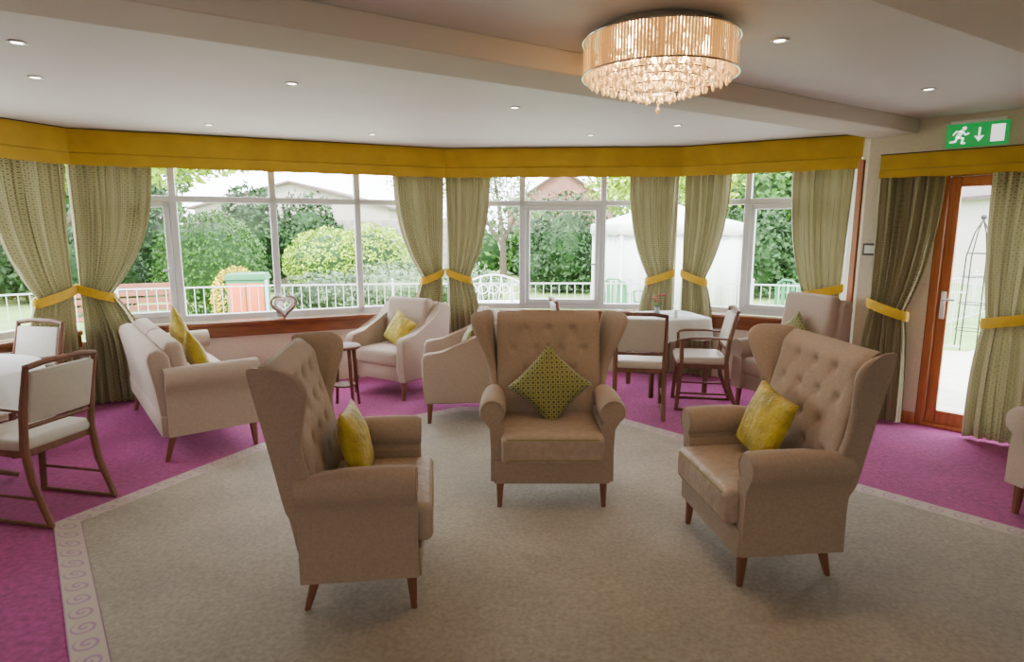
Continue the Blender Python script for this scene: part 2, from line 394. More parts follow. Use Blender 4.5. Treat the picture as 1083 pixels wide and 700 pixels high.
def exitsign():
    F=DW; T=Matrix()
    r=root('exit_sign','green emergency exit sign with running figure, down arrow and door','sign',F.P(.72,-.03,2.295),F.a)
    b=B(); b.prism([(-.19,-.085),(.19,-.085),(.19,.085),(-.19,.085)],-.0,.03,'y',bev=.003,T=T); b.done('sign_panel',M_green,parent=r)
    b=B(); y0,y1=-.003,.001
    def stroke(pts,w):
        for (x0,z0),(x1,z1) in zip(pts[:-1],pts[1:]):
            d=Vector((x1-x0,z1-z0)); d.normalize(); n=Vector((-d.y,d.x))*w/2; e=d*w*.3
            b.prism([(x0-e.x+n.x,z0-e.y+n.y),(x0-e.x-n.x,z0-e.y-n.y),(x1+e.x-n.x,z1+e.y-n.y),(x1+e.x+n.x,z1+e.y+n.y)],y0,y1,'y',T=T)
    def disc(cx,cz,rr): b.prism([(cx+rr*math.cos(a*pi/8),cz+rr*math.sin(a*pi/8)) for a in range(16)],y0,y1,'y',T=T)
    ox=-.105
    disc(ox+.026,.05,.0135)
    stroke([(ox+.012,.028),(ox-.012,-.012)],.026)
    stroke([(ox+.012,.030),(ox+.036,.004),(ox+.056,.012)],.010)
    stroke([(ox+.006,.030),(ox-.024,.030),(ox-.040,.008)],.010)
    stroke([(ox-.010,-.012),(ox+.022,-.022),(ox+.018,-.056),(ox+.034,-.058)],.013)
    stroke([(ox-.014,-.014),(ox-.024,-.042),(ox-.056,-.046)],.013)
    b.done('running_figure',M_signw,parent=r,angle=10,label='white running figure symbol')
    b=B(); stroke([(.015,.045),(.015,-.03)],.012); b.prism([(-.014,-.012),(.015,-.052),(.044,-.012),(.030,-.012),(.015,-.028),(.0,-.012)],y0,y1,'y',T=T)
    b.done('arrow',M_signw,parent=r,angle=10,label='white down arrow')
    b=B(); b.prism([(.085,-.06),(.165,-.06),(.165,.06),(.085,.06)],y0,y1,'y',T=T)
    b.done('door_symbol',M_signw,parent=r,angle=10,label='white doorway symbol')
    b=B(); b.prism([(-.17,.085),(.17,.085),(.17,.11),(-.17,.11)],.005,.03,'y',bev=.002,T=T); b.done('mounting_bar',M_white,parent=r)
exitsign()
def downlights():
    r0=None
    M_em=mat('lamp_glow','#ffffff',.5,emit='#fff4e0',es=14)
    W=[(-2.28,3.01),(-2.7,3.67),(-1.30,3.82),(-2.50,5.28),(.02,4.55),(-1.27,5.80),(.72,5.85),(1.37,5.30),(1.22,2.98),(2.56,3.97)]
    for i,(x,y) in enumerate(W):
        if r0 is None:
            r0=root('downlight','small round recessed white ceiling spotlight, lit','light',(x,y,ZC),group='recessed ceiling spotlights')
            b=B(); b.lathe([(.024,-.001),(.040,-.001),(.040,-.006),(.036,-.009),(.026,-.006),(.024,-.001)],20); b.done('rim',M_white,parent=r0)
            b=B(); b.lathe([(.001,-.0035),(.025,-.0035),(.025,-.001),(.001,-.001)],20); b.done('lamp',M_em,parent=r0)
        else: clone(r0,(x,y,ZC),0)
        l=bpy.data.lights.new('spot_light','SPOT'); l.energy=12; l.color=(1,.90,.76); l.spot_size=D(115); l.spot_blend=.9; l.shadow_soft_size=.06
        o=bpy.data.objects.new('spot_light',l); COL.objects.link(o); o.location=(x,y,ZC-.03)
downlights()
# chandelier
def chandelier():
    CX,CY=.646,2.85
    r=root('chandelier','round drum chandelier with silvery strands and hanging crystals, lit','chandelier',(CX,CY,ZC))
    b=B(); b.lathe([(.001,0),(.26,0),(.28,-.006),(.285,-.03),(.32,-.035),(.325,-.045),(.001,-.045)],48); b.done('ceiling_plate',M_chrome,parent=r)
    R=.335; z0,z1=-.045,-.190
    b=B()
    for z in (z0,z1): 
        b.tube([(R*math.cos(a*pi/32),R*math.sin(a*pi/32),z) for a in range(64)],.004,6,loop=True)
    b.done('drum_frame',M_chrome,parent=r)
    b=B(); n=150
    for k in range(n):
        a=2*pi*k/n; w=.0036
        for rr,da in ((R-.003,0),(R-.016,pi/n)):
            a2=a+da; c=Vector((rr*math.cos(a2),rr*math.sin(a2),0)); t=Vector((-math.sin(a2),math.cos(a2),0))*w
            vs=[b.bm.verts.new(p) for p in (c-t+Vector((0,0,z1)),c+t+Vector((0,0,z1)),c+t+Vector((0,0,z0)),c-t+Vector((0,0,z0)))]
            b.bm.faces.new(vs)
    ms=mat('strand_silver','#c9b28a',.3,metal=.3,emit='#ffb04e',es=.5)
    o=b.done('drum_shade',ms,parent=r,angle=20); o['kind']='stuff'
    M_b=mat('bulb_glow','#ffffff',.5,emit='#ffcf88',es=55)
    b=B(); b.lathe([(.001,-.11),(.012,-.105),(.018,-.08),(.012,-.055),(.010,-.035),(.001,-.035)],12); bulb=b.done('bulb',M_b,parent=r); first=True
    for k in range(8):
        a=2*pi*k/8; q=.22 if k%2 else .11
        if first: o=bulb; first=False
        else: o=bulb.copy(); COL.objects.link(o); o.parent=r
        o.location=(q*math.cos(a),q*math.sin(a),-.03)
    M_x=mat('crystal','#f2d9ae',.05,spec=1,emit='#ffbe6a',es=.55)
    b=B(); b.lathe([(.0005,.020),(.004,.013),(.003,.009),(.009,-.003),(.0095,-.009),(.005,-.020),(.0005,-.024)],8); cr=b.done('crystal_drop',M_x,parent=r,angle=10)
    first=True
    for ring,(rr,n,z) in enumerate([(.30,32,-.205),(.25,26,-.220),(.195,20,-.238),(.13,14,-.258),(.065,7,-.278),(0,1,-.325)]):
        for k in range(n):
            a=2*pi*k/n+ring*.1
            if first: o=cr; first=False
            else: o=cr.copy(); COL.objects.link(o); o.parent=r
            o.location=(rr*math.cos(a),rr*math.sin(a),z)
    b=B()
    for rr,z in ((.25,-.198),(.195,-.214),(.13,-.234),(.065,-.254)):
        b.tube([(rr*math.cos(a*pi/16),rr*math.sin(a*pi/16),z) for a in range(32)],.003,6,loop=True)
    for k in range(4):
        a=k*pi/2
        if k==0: b.tube([(0,0,-.04),(0,0,-.30)],.003,5)
        b.tube([(.25*math.cos(a),.25*math.sin(a),-.198),(.25*math.cos(a),.25*math.sin(a),-.04)],.003,5)
    for a in np.arange(0,2*pi,pi/7):
        for rr in (.07,.12,.17,.22,.28):
            for z in (-.08,-.11,-.14,-.17,-.19):
                b.sphere((rr*math.cos(a+rr*9+z*5),rr*math.sin(a+rr*9+z*5),z),.009,1,(1,1,1.4),mi=1)
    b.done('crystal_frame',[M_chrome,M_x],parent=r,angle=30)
    l=bpy.data.lights.new('chandelier_light','POINT'); l.energy=20; l.color=(1,.74,.45); l.shadow_soft_size=.1
    o=bpy.data.objects.new('chandelier_light',l); COL.objects.link(o); o.location=(CX,CY,ZC-.14)
chandelier()
# ---------------- furniture
def leg(parent,x,y,ztop,dx,dy,r0=.022,r1=.012,m=M_leg,name='leg'):
    b=B(); rings=[]
    for z,k in ((ztop,0),(ztop*.5,.5),(0,1)):
        rr=r0+(r1-r0)*k; cx=x+dx*k; cy=y+dy*k
        rings.append([Vector((cx+sx*rr,cy+sy*rr,z)) for sx,sy in ((-1,-.6),(-.6,-1),(.6,-1),(1,-.6),(1,.6),(.6,1),(-.6,1),(-1,.6))])
    b.loft(rings); return b.done(name,m,parent=parent)
def cushion_box(b,c,d,bev,crown=.02,R=None):
    bb=bmesh.new(); bmesh.ops.create_cube(bb,size=1,matrix=Matrix.Diagonal((d[0],d[1],d[2],1)))
    bmesh.ops.bevel(bb,geom=list(bb.edges),offset=bev,segments=4,profile=.5,affect='EDGES')
    bmesh.ops.subdivide_edges(bb,edges=[e for e in bb.edges if e.calc_length()>min(d)*.6],cuts=7,use_grid_fill=True)
    for v in bb.verts:
        u=v.co.x/(d[0]/2); w=v.co.y/(d[1]/2); k=max(0,(1-u*u))*max(0,(1-w*w))
        v.co.z+=math.copysign(crown*k**.5,v.co.z)*(1 if abs(v.co.z)>d[2]*.2 else 0)
    mt=Matrix.Translation(Vector(c))@(R.to_4x4() if R else Matrix())
    me=bpy.data.meshes.new('t'); bb.transform(mt); bb.to_mesh(me); bb.free(); b.bm.from_mesh(me); bpy.data.meshes.remove(me)
def backline(z): return .150+(z-.16)*.170
def wing_chair(loc,rz,label):
    r=root('wing_chair',label,'armchair',loc,rz,'taupe wing armchairs')
    b=B(); b.prism([(-.33,.16),(-.33,.29),(.16,.29),(.17,.27),(.15,.16)],-.335,.335,'x',bev=.012,seg=2); b.done('seat_frame',M_fab,parent=r)
    b=B(); cushion_box(b,(0,-.11,.375),(.585,.54,.165),.032,.014)
    b.done('seat_cushion',M_seat,parent=r,angle=180)
    for z in (.437,.318):
        b=B()
        x,y=.285,.262
        pts=[(-x,-.11+y*.9,z)]+[(-x,-.11-y+.03,z),(-x+.03,-.11-y-.004,z),(x-.03,-.11-y-.004,z),(x,-.11-y+.03,z),(x,-.11+y*.9,z)]
        b.tube(pts,.0045,6)
        b.done('cushion_piping',M_pipe,parent=r,label='thin olive piping')
    NU,NV=52,56; V=[];F=[]
    z0,z1=.30,1.075; hw=.325
    but=[]
    for row in range(4):
        z=.60+row*.125
        nb=4 if row%2==0 else 3
        for k in range(nb): but.append(((k-(nb-1)/2)*.15,z))
    def front(x,z):
        th=.12+.02*math.sin(pi*min(1,max(0,(z-.42)/.5)))
        y=backline(z)-th
        u=abs(x)/hw
        y+=.05*max(0,(z-1.0)/.075)**2
        edge=max(0,(u-.85)/.15); y+=.02*edge**2
        for bx,bz in but:
            q=((x-bx)**2+(z-bz)**2); 
            if q<.02: y+=.020*math.exp(-q/.0005)+.006*math.exp(-q/.004)
        if .56<z<1.02:
            a=abs(math.sin(pi*((x+.075)/.15+(z-.60)/.25*1.0))); c=abs(math.sin(pi*((x+.075)/.15-(z-.60)/.25*1.0)))
            y+=.003*(math.exp(-a*a/.03)+math.exp(-c*c/.03))*(1 if z<.99 else .3)
        return y
    for i in range(NV+1):
        z=z0+(z1-z0)*i/NV
        for j in range(NU+1):
            x=-hw+2*hw*j/NU
            zz=z+(.012*math.cos(x/hw*pi/2) if i==NV else 0)
            V.append((x,front(x,z),zz))
    W=NU+1; nF=len(V)
    for i in range(NV):
        for j in range(NU): F.append((i*W+j,i*W+j+1,(i+1)*W+j+1,(i+1)*W+j))
    for i in range(NV+1):
        z=z0+(z1-z0)*i/NV
        for j in range(NU+1):
            x=-hw+2*hw*j/NU; V.append((x,backline(z)+.0-.03*max(0,(z-1.0)/.075)**2-(.01 if abs(x)>hw*.98 else 0),z))
    for i in range(NV):
        for j in range(NU): F.append((nF+i*W+j,nF+(i+1)*W+j,nF+(i+1)*W+j+1,nF+i*W+j+1))
    for j in range(NU):
        F.append((NV*W+j,NV*W+j+1,nF+NV*W+j+1,nF+NV*W+j)); F.append((j,nF+j,nF+j+1,j+1))
    for i in range(NV):
        F.append((i*W,(i+1)*W,nF+(i+1)*W,nF+i*W)); F.append((i*W+NU,nF+i*W+NU,nF+(i+1)*W+NU,(i+1)*W+NU))
    me=bpy.data.meshes.new('backrest'); me.from_pydata(V,[],F); bm=bmesh.new(); bm.from_mesh(me); bmesh.ops.recalc_face_normals(bm,faces=bm.faces); bm.to_mesh(me); bm.free()
    br=mk('backrest',me,M_fab,parent=r,angle=60)
    bb=B(); bb.sphere((0,0,0),.010,2,(1,.5,1)); b0=bb.done('button',M_fab,parent=br,angle=180)
    for i,(x,z) in enumerate(but):
        o=b0 if i==0 else b0.copy()
        if i: COL.objects.link(o); o.parent=br
        o.location=(x,front(x,z)-.002,z)
    for sgn in (-1,1):
        #   z    yb   yf    xb   xf   (scooped in above the arm, flared at the top)
        sec=[(.40,.195,.03,.345,.352),(.55,.22,.08,.35,.358),(.66,.238,.125,.355,.368),(.74,.252,.138,.36,.382),(.83,.268,.125,.367,.412),(.92,.283,.10,.376,.450),(.99,.295,.080,.385,.478),(1.04,.304,.085,.39,.492),(1.07,.306,.115,.391,.488),(1.088,.302,.155,.386,.47)]
        rings=[]
        for z,yb,yf,xb,xf in sec:
            th=.046 if z<1.05 else (.038 if z<1.08 else .020); ring=[]
            n=10
            outer=[];inner=[]
            for k in range(n+1):
                q=k/n; y=yb+(yf-yb)*q; x=xb+(xf-xb)*(q**1.6)
                bul=1.0+.25*math.exp(-((q-.93)/.12)**2)
                outer.append((x,y)); inner.append((x-th*bul,y+.012*q))
            ring=[*outer,(xf-.3*th,yf-.018),(xf-.8*th,yf-.016)]+inner[::-1]
            rings.append([Vector((sgn*x,y,z)) for x,y in ring])
        b=B(); b.loft(rings); b.done('wing',M_fab,parent=r,angle=60,sub=1)
    for sgn in (-1,1):
        b=B()
        def prof(dx,dz,k):
            cx,cz,rr=.342+dx,.578+dz,.076*k
            P=[(.29,.17),(.352,.17),(.350,.35),(.356,.48)]
            for a in range(-55,236,18): P.append((cx+rr*math.cos(D(a)),cz+rr*math.sin(D(a))))
            P+=[(.275,.50),(.283,.35)]
            return P
        rings=[]
        for y,k,dz,dx in ((-.318,.72,0,0),(-.315,.9,0,0),(-.30,1,0,0),(-.2,1,.004,.0),(-.05,.96,.006,0),(.07,.85,.0,0),(.16,.75,-.01,-.005)):
            pts=prof(dx,dz,k)
            rings.append([Vector((sgn*x,y,z)) for x,z in pts])
        b.loft(rings); b.done('arm',M_fab,parent=r,angle=45)
        b=B(); cx,cz=.342,.578; b.tube([(sgn*(cx+.066*math.cos(D(a))),-.318,cz+.066*math.sin(D(a))) for a in range(-50,231,20)],.0035,6); b.done('arm_piping',M_fab,parent=r)
    for sx in (-1,1):
        leg(r,sx*.298,-.285,.165,sx*.004,-.008); leg(r,sx*.26,.11,.165,sx*.0,.048)
    return r
WC1=((.23,3.66,0),0); WC2=((-.745,2.665,0),D(97)); WC3=((1.29,2.89,0),D(-84))
wc=wing_chair(*WC1,'taupe button-back wing armchair facing forward with patterned olive cushion')
wc2=clone(wc,*WC2,'taupe wing armchair turned sideways holding a yellow cushion')
wc3=clone(wc,*WC3,'taupe button-back wing armchair angled inward with yellow velvet cushion')
# cushions
def pillow(name,loc,rot,w,T,m,label,h=None,group='scatter cushions'):
    h=h or w; n=18; b=B(); g={}
    for s in (1,-1):
        for i in range(n+1):
            for j in range(n+1):
                u=-1+2*i/n; v=-1+2*j/n
                if s==-1 and (abs(u)==1 or abs(v)==1): g[s,i,j]=g[1,i,j]; continue
                x=w/2*u*(1-.09*(1-v*v)*abs(u)); z=h/2*v*(1-.09*(1-u*u)*abs(v))
                t=T/2*(max(0,1-u**2)*max(0,1-v**2))**.45
                t*=1+.06*math.sin(5*u+2*v)+.05*math.sin(6*v-u)
                g[s,i,j]=b.bm.verts.new((x,s*t,z))
    for s in (1,-1):
        for i in range(n):
            for j in range(n): b.bm.faces.new((g[s,i,j],g[s,i+1,j],g[s,i+1,j+1],g[s,i,j+1]))
    o=b.done(name,m,angle=180); o.location=loc; o.rotation_euler=rot; tag(o,label,'cushion',group)
    return o
def place(chair_loc,rz,local): 
    v=Matrix.Rotation(rz,3,'Z')@Vector(local); return Vector(chair_loc)+v
def prow(cl,rz,local,tilt,w,T,m,label,roll=0,yaw=0,h=None):
    o=pillow('cushion',(0,0,0),(0,0,0),w,T,m,label,h)
    M=Matrix.Translation(place(cl,rz,local))@Matrix.Rotation(rz+yaw,4,'Z')@Matrix.Rotation(-tilt,4,'X')@Matrix.Rotation(roll,4,'Y')
    o.location=M.to_translation(); o.rotation_euler=M.to_euler()
    return o
prow(*WC1,(-.0,-.035,.665),D(17),.365,.12,M_cpat,'olive and lime geometric patterned cushion resting on its corner',roll=D(43))
prow(*WC2,(.05,-.03,.63),D(14),.35,.12,M_yel,'mustard yellow velvet cushion propped in wing armchair',roll=D(4))
prow(*WC3,(-.03,-.04,.655),D(18),.36,.12,M_yel,'mustard yellow velvet cushion leaning on tufted backrest',roll=D(8))
def soft_chair(name,loc,rz,label,width=.74,bh=.88,seats=1,m=M_fab2,group=None,scroll=False,cat='armchair',armh=.6):
    r=root(name,label,cat,loc,rz,group); W=width/2
    b=B(); b.box((0,0,.25),(width-.12,.62,.15),bev=.015); b.done('seat_frame',m,parent=r)
    sw=(width-.2)/seats
    for k in range(seats):
        x=(k-(seats-1)/2)*sw
        b=B(); cushion_box(b,(x,-.06,.39),(sw-.006,.56,.14),.04,.018); b.done('seat_cushion',m,parent=r,angle=180)
    b=B(); b.prism([(.17,.30),(.22,bh-.06),(.25,bh-.01),(.29,bh),(.34,bh-.02),(.36,bh-.07),(.32,.5),(.29,.18),(.2,.18)],-W+.07,W-.07,'x',bev=.02,seg=3); b.done('backrest',m,parent=r,angle=50)
    for k in range(seats):
        x=(k-(seats-1)/2)*sw
        b=B(); cushion_box(b,(x,.165,.46+(bh-.46)/2+.02),(sw-.01,.13,bh-.46+.04),.05,.0,R=Matrix.Rotation(D(-9),3,'X')); b.done('back_cushion',m,parent=r,angle=180)
    for sg in (-1,1):
        if scroll:
            rings=[]
            for y,k in ((-.355,.75),(-.35,.95),(-.335,1),(-.1,1),(.1,1),(.27,.95)):
                P=[(W-.13,.18),(W-.02,.18),(W-.02,.4),(W-.03,.47)]+[(W-.055+.085*k*math.cos(D(a)),armh-.08+.085*k*math.sin(D(a))) for a in range(-50,231,20)]+[(W-.13,.47),(W-.135,.35)]
                rings.append([Vector((sg*x,y,z)) for x,z in P])
            b=B(); b.loft(rings)
        else:
            prof=[(-.33,.18),(-.345,.3),(-.355,armh-.06),(-.34,armh-.015),(-.3,armh),(-.2,armh+.01),(-.08,armh+.035),(.04,armh+.085),(.14,armh+.16),(.22,bh-.05),(.28,bh-.01),(.33,bh-.015),(.365,bh-.05),(.36,bh-.12),(.33,.5),(.30,.18)]
            b=B(); a0,a1=(W-.1,W) if sg>0 else (-W,-W+.1)
            b.prism(prof,a0,a1,'x',bev=.022,seg=3)
        b.done('arm',m,parent=r,angle=50)
    for sx in (-1,1):
        leg(r,sx*(W-.06),-.29,.18,0,-.01,.024,.015); leg(r,sx*(W-.07),.24,.18,0,.05,.024,.015)
    return r
SL=(-2.66,4.88,0); SR=D(128)
sofa=soft_chair('sofa',SL,SR,'two-seat taupe sofa with scroll arms and yellow cushions',width=1.72,bh=.79,seats=2,m=M_fab2,scroll=True,cat='sofa',armh=.66)
a1=soft_chair('tub_armchair',(-1.13,6.03,0),D(-31),'cream sloping-arm armchair by the window with yellow cushion',group='cream armchairs')
a2=clone(a1,(-.42,5.26,0),D(-84),'cream sloping-arm armchair side-on beside the wing chair')
HC=((2.47,5.32,0),D(-66))
a3=soft_chair('high_armchair',*HC,'taupe high-backed armchair near the dining table',width=.72,bh=1.0,m=M_fab2,scroll=True,armh=.62)
a4=clone(a3,(3.22,3.05,0),D(-80),'taupe high-backed armchair at the edge of the pink carpet')
prow(SL,SR,(-.44,-.02,.64),D(18),.37,.13,M_yel,'mustard yellow cushion propped at the sofa end',roll=D(30))
prow(SL,SR,(.24,-.03,.72),D(10),.38,.13,M_yel,'mustard yellow cushion propped against sofa back',roll=D(42))
prow((-1.13,6.03,0),D(-31),(.04,-.02,.61),D(20),.33,.11,M_yel,'mustard yellow cushion in cream armchair',roll=D(25))
prow((-.42,5.26,0),D(-84),(.02,.03,.62),D(16),.30,.10,M_cpat,'olive patterned cushion on side-on cream armchair')
prow(HC[0],HC[1],(.0,-.0,.66),D(18),.34,.11,M_cpat,'olive patterned cushion in high-backed armchair',roll=D(40))
def dining_chair(loc,rz,label,group):
    r=root('dining_chair',label,'chair',loc,rz,group)
    b=B(); cushion_box(b,(0,-.02,.455),(.44,.43,.06),.025,.012); b.done('seat',M_vinyl,parent=r,angle=180)
    b=B(); b.box((0,-.02,.41),(.42,.41,.045),bev=.006,seg=1); b.done('seat_rail',M_wood,parent=r)
    for sx in (-1,1):
        b=B(); b.tube([(sx*.205,-.22,.012),(sx*.205,-.20,.3),(sx*.205,-.19,.44),(sx*.205,-.195,.64)],[.017,.020,.021,.017],8); b.done('leg',M_wood,parent=r)
        b=B(); b.tube([(sx*.205,.30,.012),(sx*.205,.21,.25),(sx*.205,.185,.45),(sx*.205,.21,.66),(sx*.205,.265,.90)],[.017,.020,.022,.020,.015],8); b.done('leg',M_wood,parent=r)
        b=B(); b.tube([(sx*.205,-.235,.012),(sx*.205,.05,.011),(sx*.205,.31,.012)],[.011,.011,.011],6); b.done('runner',M_wood,parent=r)
        b=B(); b.tube([(sx*.22,.21,.655),(sx*.225,.05,.665),(sx*.23,-.12,.66),(sx*.225,-.23,.64)],[.014,.019,.021,.016],8,flat=.6); b.done('armrest',M_wood,parent=r)
    b=B(); R=Matrix.Rotation(D(-13),3,'X'); b.box((0,.225,.72),(.385,.045,.29),bev=.015,seg=3,R=R); br=b.done('backrest',M_vinyl,parent=r)
    b=B(); b.tube([(-.205,.268,.89),(-.1,.275,.905),(.1,.275,.905),(.205,.268,.89)],.017,8); b.done('top_rail',M_wood,parent=r)
    for p,q,rr in (((-.205,.195,.555),(.205,.195,.555),.014),((-.205,-.21,.16),(-.205,.23,.16),.009),((.205,-.21,.16),(.205,.23,.16),.009)):
        b=B(); b.tube([p,q],rr,8); b.done('stretcher',M_wood,parent=r)
    return r
dc=dining_chair((-2.74,3.37,0),D(-102),'brown wooden dining armchair with cream padded back at round table','dining chairs')
clone(dc,(-3.67,4.40,0),D(-12),'brown wooden dining chair behind the round table')
clone(dc,(1.12,5.30,0),D(170),'wooden dining chair with cream back seen from behind')
clone(dc,(1.72,5.48,0),D(-100),'wooden dining armchair side-on at cloth-covered table')
clone(dc,(.68,6.2,0),D(95),'wooden dining chair tucked at far side of table')
def cloth_table(loc,round_,half,label,drop=.22):
    r=root('dining_table',label,'table',loc,D(12)); n=72; rings=[]
    def rad(a):
        if round_: return half
        c,s=abs(math.cos(a)),abs(math.sin(a)); return half/((c**8+s**8)**(1/8))
    for k,(f,z,w) in enumerate([(.3,.755,0),(.97,.755,0),(1.0,.745,0),(1.02,.70,.3),(1.04,.755-drop*.6,.8),(1.06,.755-drop,1),(1.045,.757-drop,1),(1.0,.73,.2),(.3,.735,0)]):
        rings.append([Vector(((rad(2*pi*j/n)*f+.018*w*math.sin(9*2*pi*j/n)+.01*w*math.sin(23*2*pi*j/n))*math.cos(2*pi*j/n),(rad(2*pi*j/n)*f+.018*w*math.sin(9*2*pi*j/n)+.01*w*math.sin(23*2*pi*j/n))*math.sin(2*pi*j/n),z-(.03*w*(abs(math.sin(2*2*pi*j/n))) if not round_ else 0))) for j in range(n)])
    b=B(); b.loft(rings); b.done('tablecloth',M_cloth,parent=r,angle=50,label='white draped tablecloth')
    b=B(); (b.lathe([(.01,.705),(half*.95,.705),(half*.95,.73),(.01,.73)],40) if round_ else b.box((0,0,.715),(half*1.85,half*1.85,.03),bev=.004)); b.done('tabletop',M_wood,parent=r)
    if round_:
        b=B(); b.lathe([(.01,.03),(.04,.03),(.035,.3),(.05,.5),(.035,.705),(.01,.705)],16)
        for k in range(4):
            a=k*pi/2+.4; b.tube([(.03*math.cos(a),.03*math.sin(a),.12),(.2*math.cos(a),.2*math.sin(a),.06),(.3*math.cos(a),.3*math.sin(a),.017)],[.022,.02,.016],8)
        b.done('pedestal',M_wood,parent=r)
    else:
        for sx in (-1,1):
            for sy in (-1,1): leg(r,sx*half*.85,sy*half*.85,.705,0,0,.028,.02,M_wood)
    return r
cloth_table((-3.47,3.64,0),True,.50,'round dining table covered by white tablecloth')
cloth_table((1.55,6.06,0),False,.33,'small square dining table covered by white tablecloth',drop=.18)
r=root('side_table','small round dark wooden side table beside armchair','table',(-1.52,5.42,0))
M_st=mat('side_table_wood','#6a4837',.6,var=.2,vscale=12,spec=.2)
b=B(); b.lathe([(.01,.545),(.15,.545),(.16,.555),(.16,.565),(.15,.572),(.01,.572)],32); b.done('tabletop',M_st,parent=r)
for k in range(4):
    a=pi/4+k*pi/2; b=B(); b.tube([(.105*math.cos(a),.105*math.sin(a),.548),(.12*math.cos(a),.12*math.sin(a),.25),(.145*math.cos(a),.145*math.sin(a),0.0)],[.018,.016,.013],8); b.done('leg',M_st,parent=r)
b=B(); b.lathe([(.01,.2),(.10,.2),(.10,.215),(.01,.215)],24); b.done('shelf',M_st,parent=r)
r=root('flower_vase','small glass vase of red flowers on white tablecloth','vase',(1.42,5.97,.757))
b=B(); b.lathe([(.001,0),(.03,0),(.036,.03),(.022,.07),(.026,.09),(.022,.09),(.018,.07),(.001,.01)],16); b.done('vase',mat('vase_glass','#9fb6b0',.1),parent=r)
b=B(); b2=B()
for k in range(9):
    a=k*2.4; q=.015+.045*(k%3)/2; p=(q*math.cos(a),q*math.sin(a),.15+.03*((k*7)%3))
    b.tube([(0,0,.03),(p[0]*.5,p[1]*.5,.10),p],.0022,5); b.sphere((p[0]*.6,p[1]*.6,.11),.014,1,(1.4,1,.4))
    for m in range(5): b2.sphere((p[0]+.011*math.cos(m*1.257),p[1]+.011*math.sin(m*1.257),p[2]),.010,1,(1,1,.7))
b.done('stem',mat('stem_green','#3e6b2a',.6),parent=r); b2.done('blossom',mat('petal_red','#b3252c',.6,var=.3,vscale=40),parent=r)
b=B(); b.lathe([(.001,0),(.02,0),(.019,.05),(.012,.07),(.001,.075)],12); o=b.done('salt_shaker',M_white); o.location=(1.58,5.88,.757); tag(o,'small white salt shaker on tablecloth','shaker')
def heart():
    F=GB; c=F.P(1.74,-.035,.696); r=root('heart_ornament','woven wicker heart ornament with pale inner heart on the sill','ornament',c,F.a)
    pts=[]
    for k in range(48):
        t=2*pi*k/48; x=16*math.sin(t)**3; y=13*math.cos(t)-5*math.cos(2*t)-2*math.cos(3*t)-math.cos(4*t)
        pts.append((x*.0075,0,.137+y*.0075))
    b=B(); b.tube(pts,[.013+.003*math.sin(k*2.1) for k in range(48)],8,loop=True); b.done('outer_heart',mat('wicker_brown','#8f726a',.7,var=.4,vscale=60,bump=.8,bscale=90),parent=r)
    b=B(); b.tube([(p[0]*.68,-.004,.142+(p[2]-.137)*.68) for p in pts],.018,8,loop=True); b.done('inner_heart',mat('pewter','#eae7e4',.35,metal=.1),parent=r)
heart()
# ---------------- outdoors
GZ=-.25
M_lawn=mat('lawn','#6d8a44',.9,var=.25,vscale=2,bump=.3,bscale=60)
M_pave=mat('paving','#b9b3a8',.85,var=.12,vscale=6,bump=.2,bscale=30)
b=B(); b.box((0,30,GZ-.05),(110,80,.1)); o=b.done('lawn',M_lawn); tag(o,'mown green garden lawn beyond the windows','lawn'); o['kind']='stuff'
b=B(); b.prism([(-4.9,3.0),(-4.7,3.9),(-4.2,5.9),(-.9,7.3),(2.0,7.2),(3.6,6.15),(3.2,5.5),(5.6,3.0),(14,3.0),(16,16),(6.8,9.0),(5.5,9.7),(4.0,10.3),(-2,10.4),(-4,10.1),(-6.0,9.4),(-7.8,8.1),(-9.6,6.2),(-9.6,3)],GZ+.001,GZ+.04,'z'); o=b.done('patio',M_pave); tag(o,'pale stone paved terrace outside the windows and garden door','terrace')
def leafmat(n,c,v=.45): 
    return mat(n,c,.7,island=v,vscale=1.5,spec=.3)
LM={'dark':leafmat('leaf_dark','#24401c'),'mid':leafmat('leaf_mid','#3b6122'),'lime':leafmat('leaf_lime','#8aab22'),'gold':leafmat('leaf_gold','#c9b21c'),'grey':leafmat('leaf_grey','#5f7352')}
M_bark=mat('bark','#4a3d32',.9,var=.3,vscale=10,bump=.6,bscale=20)
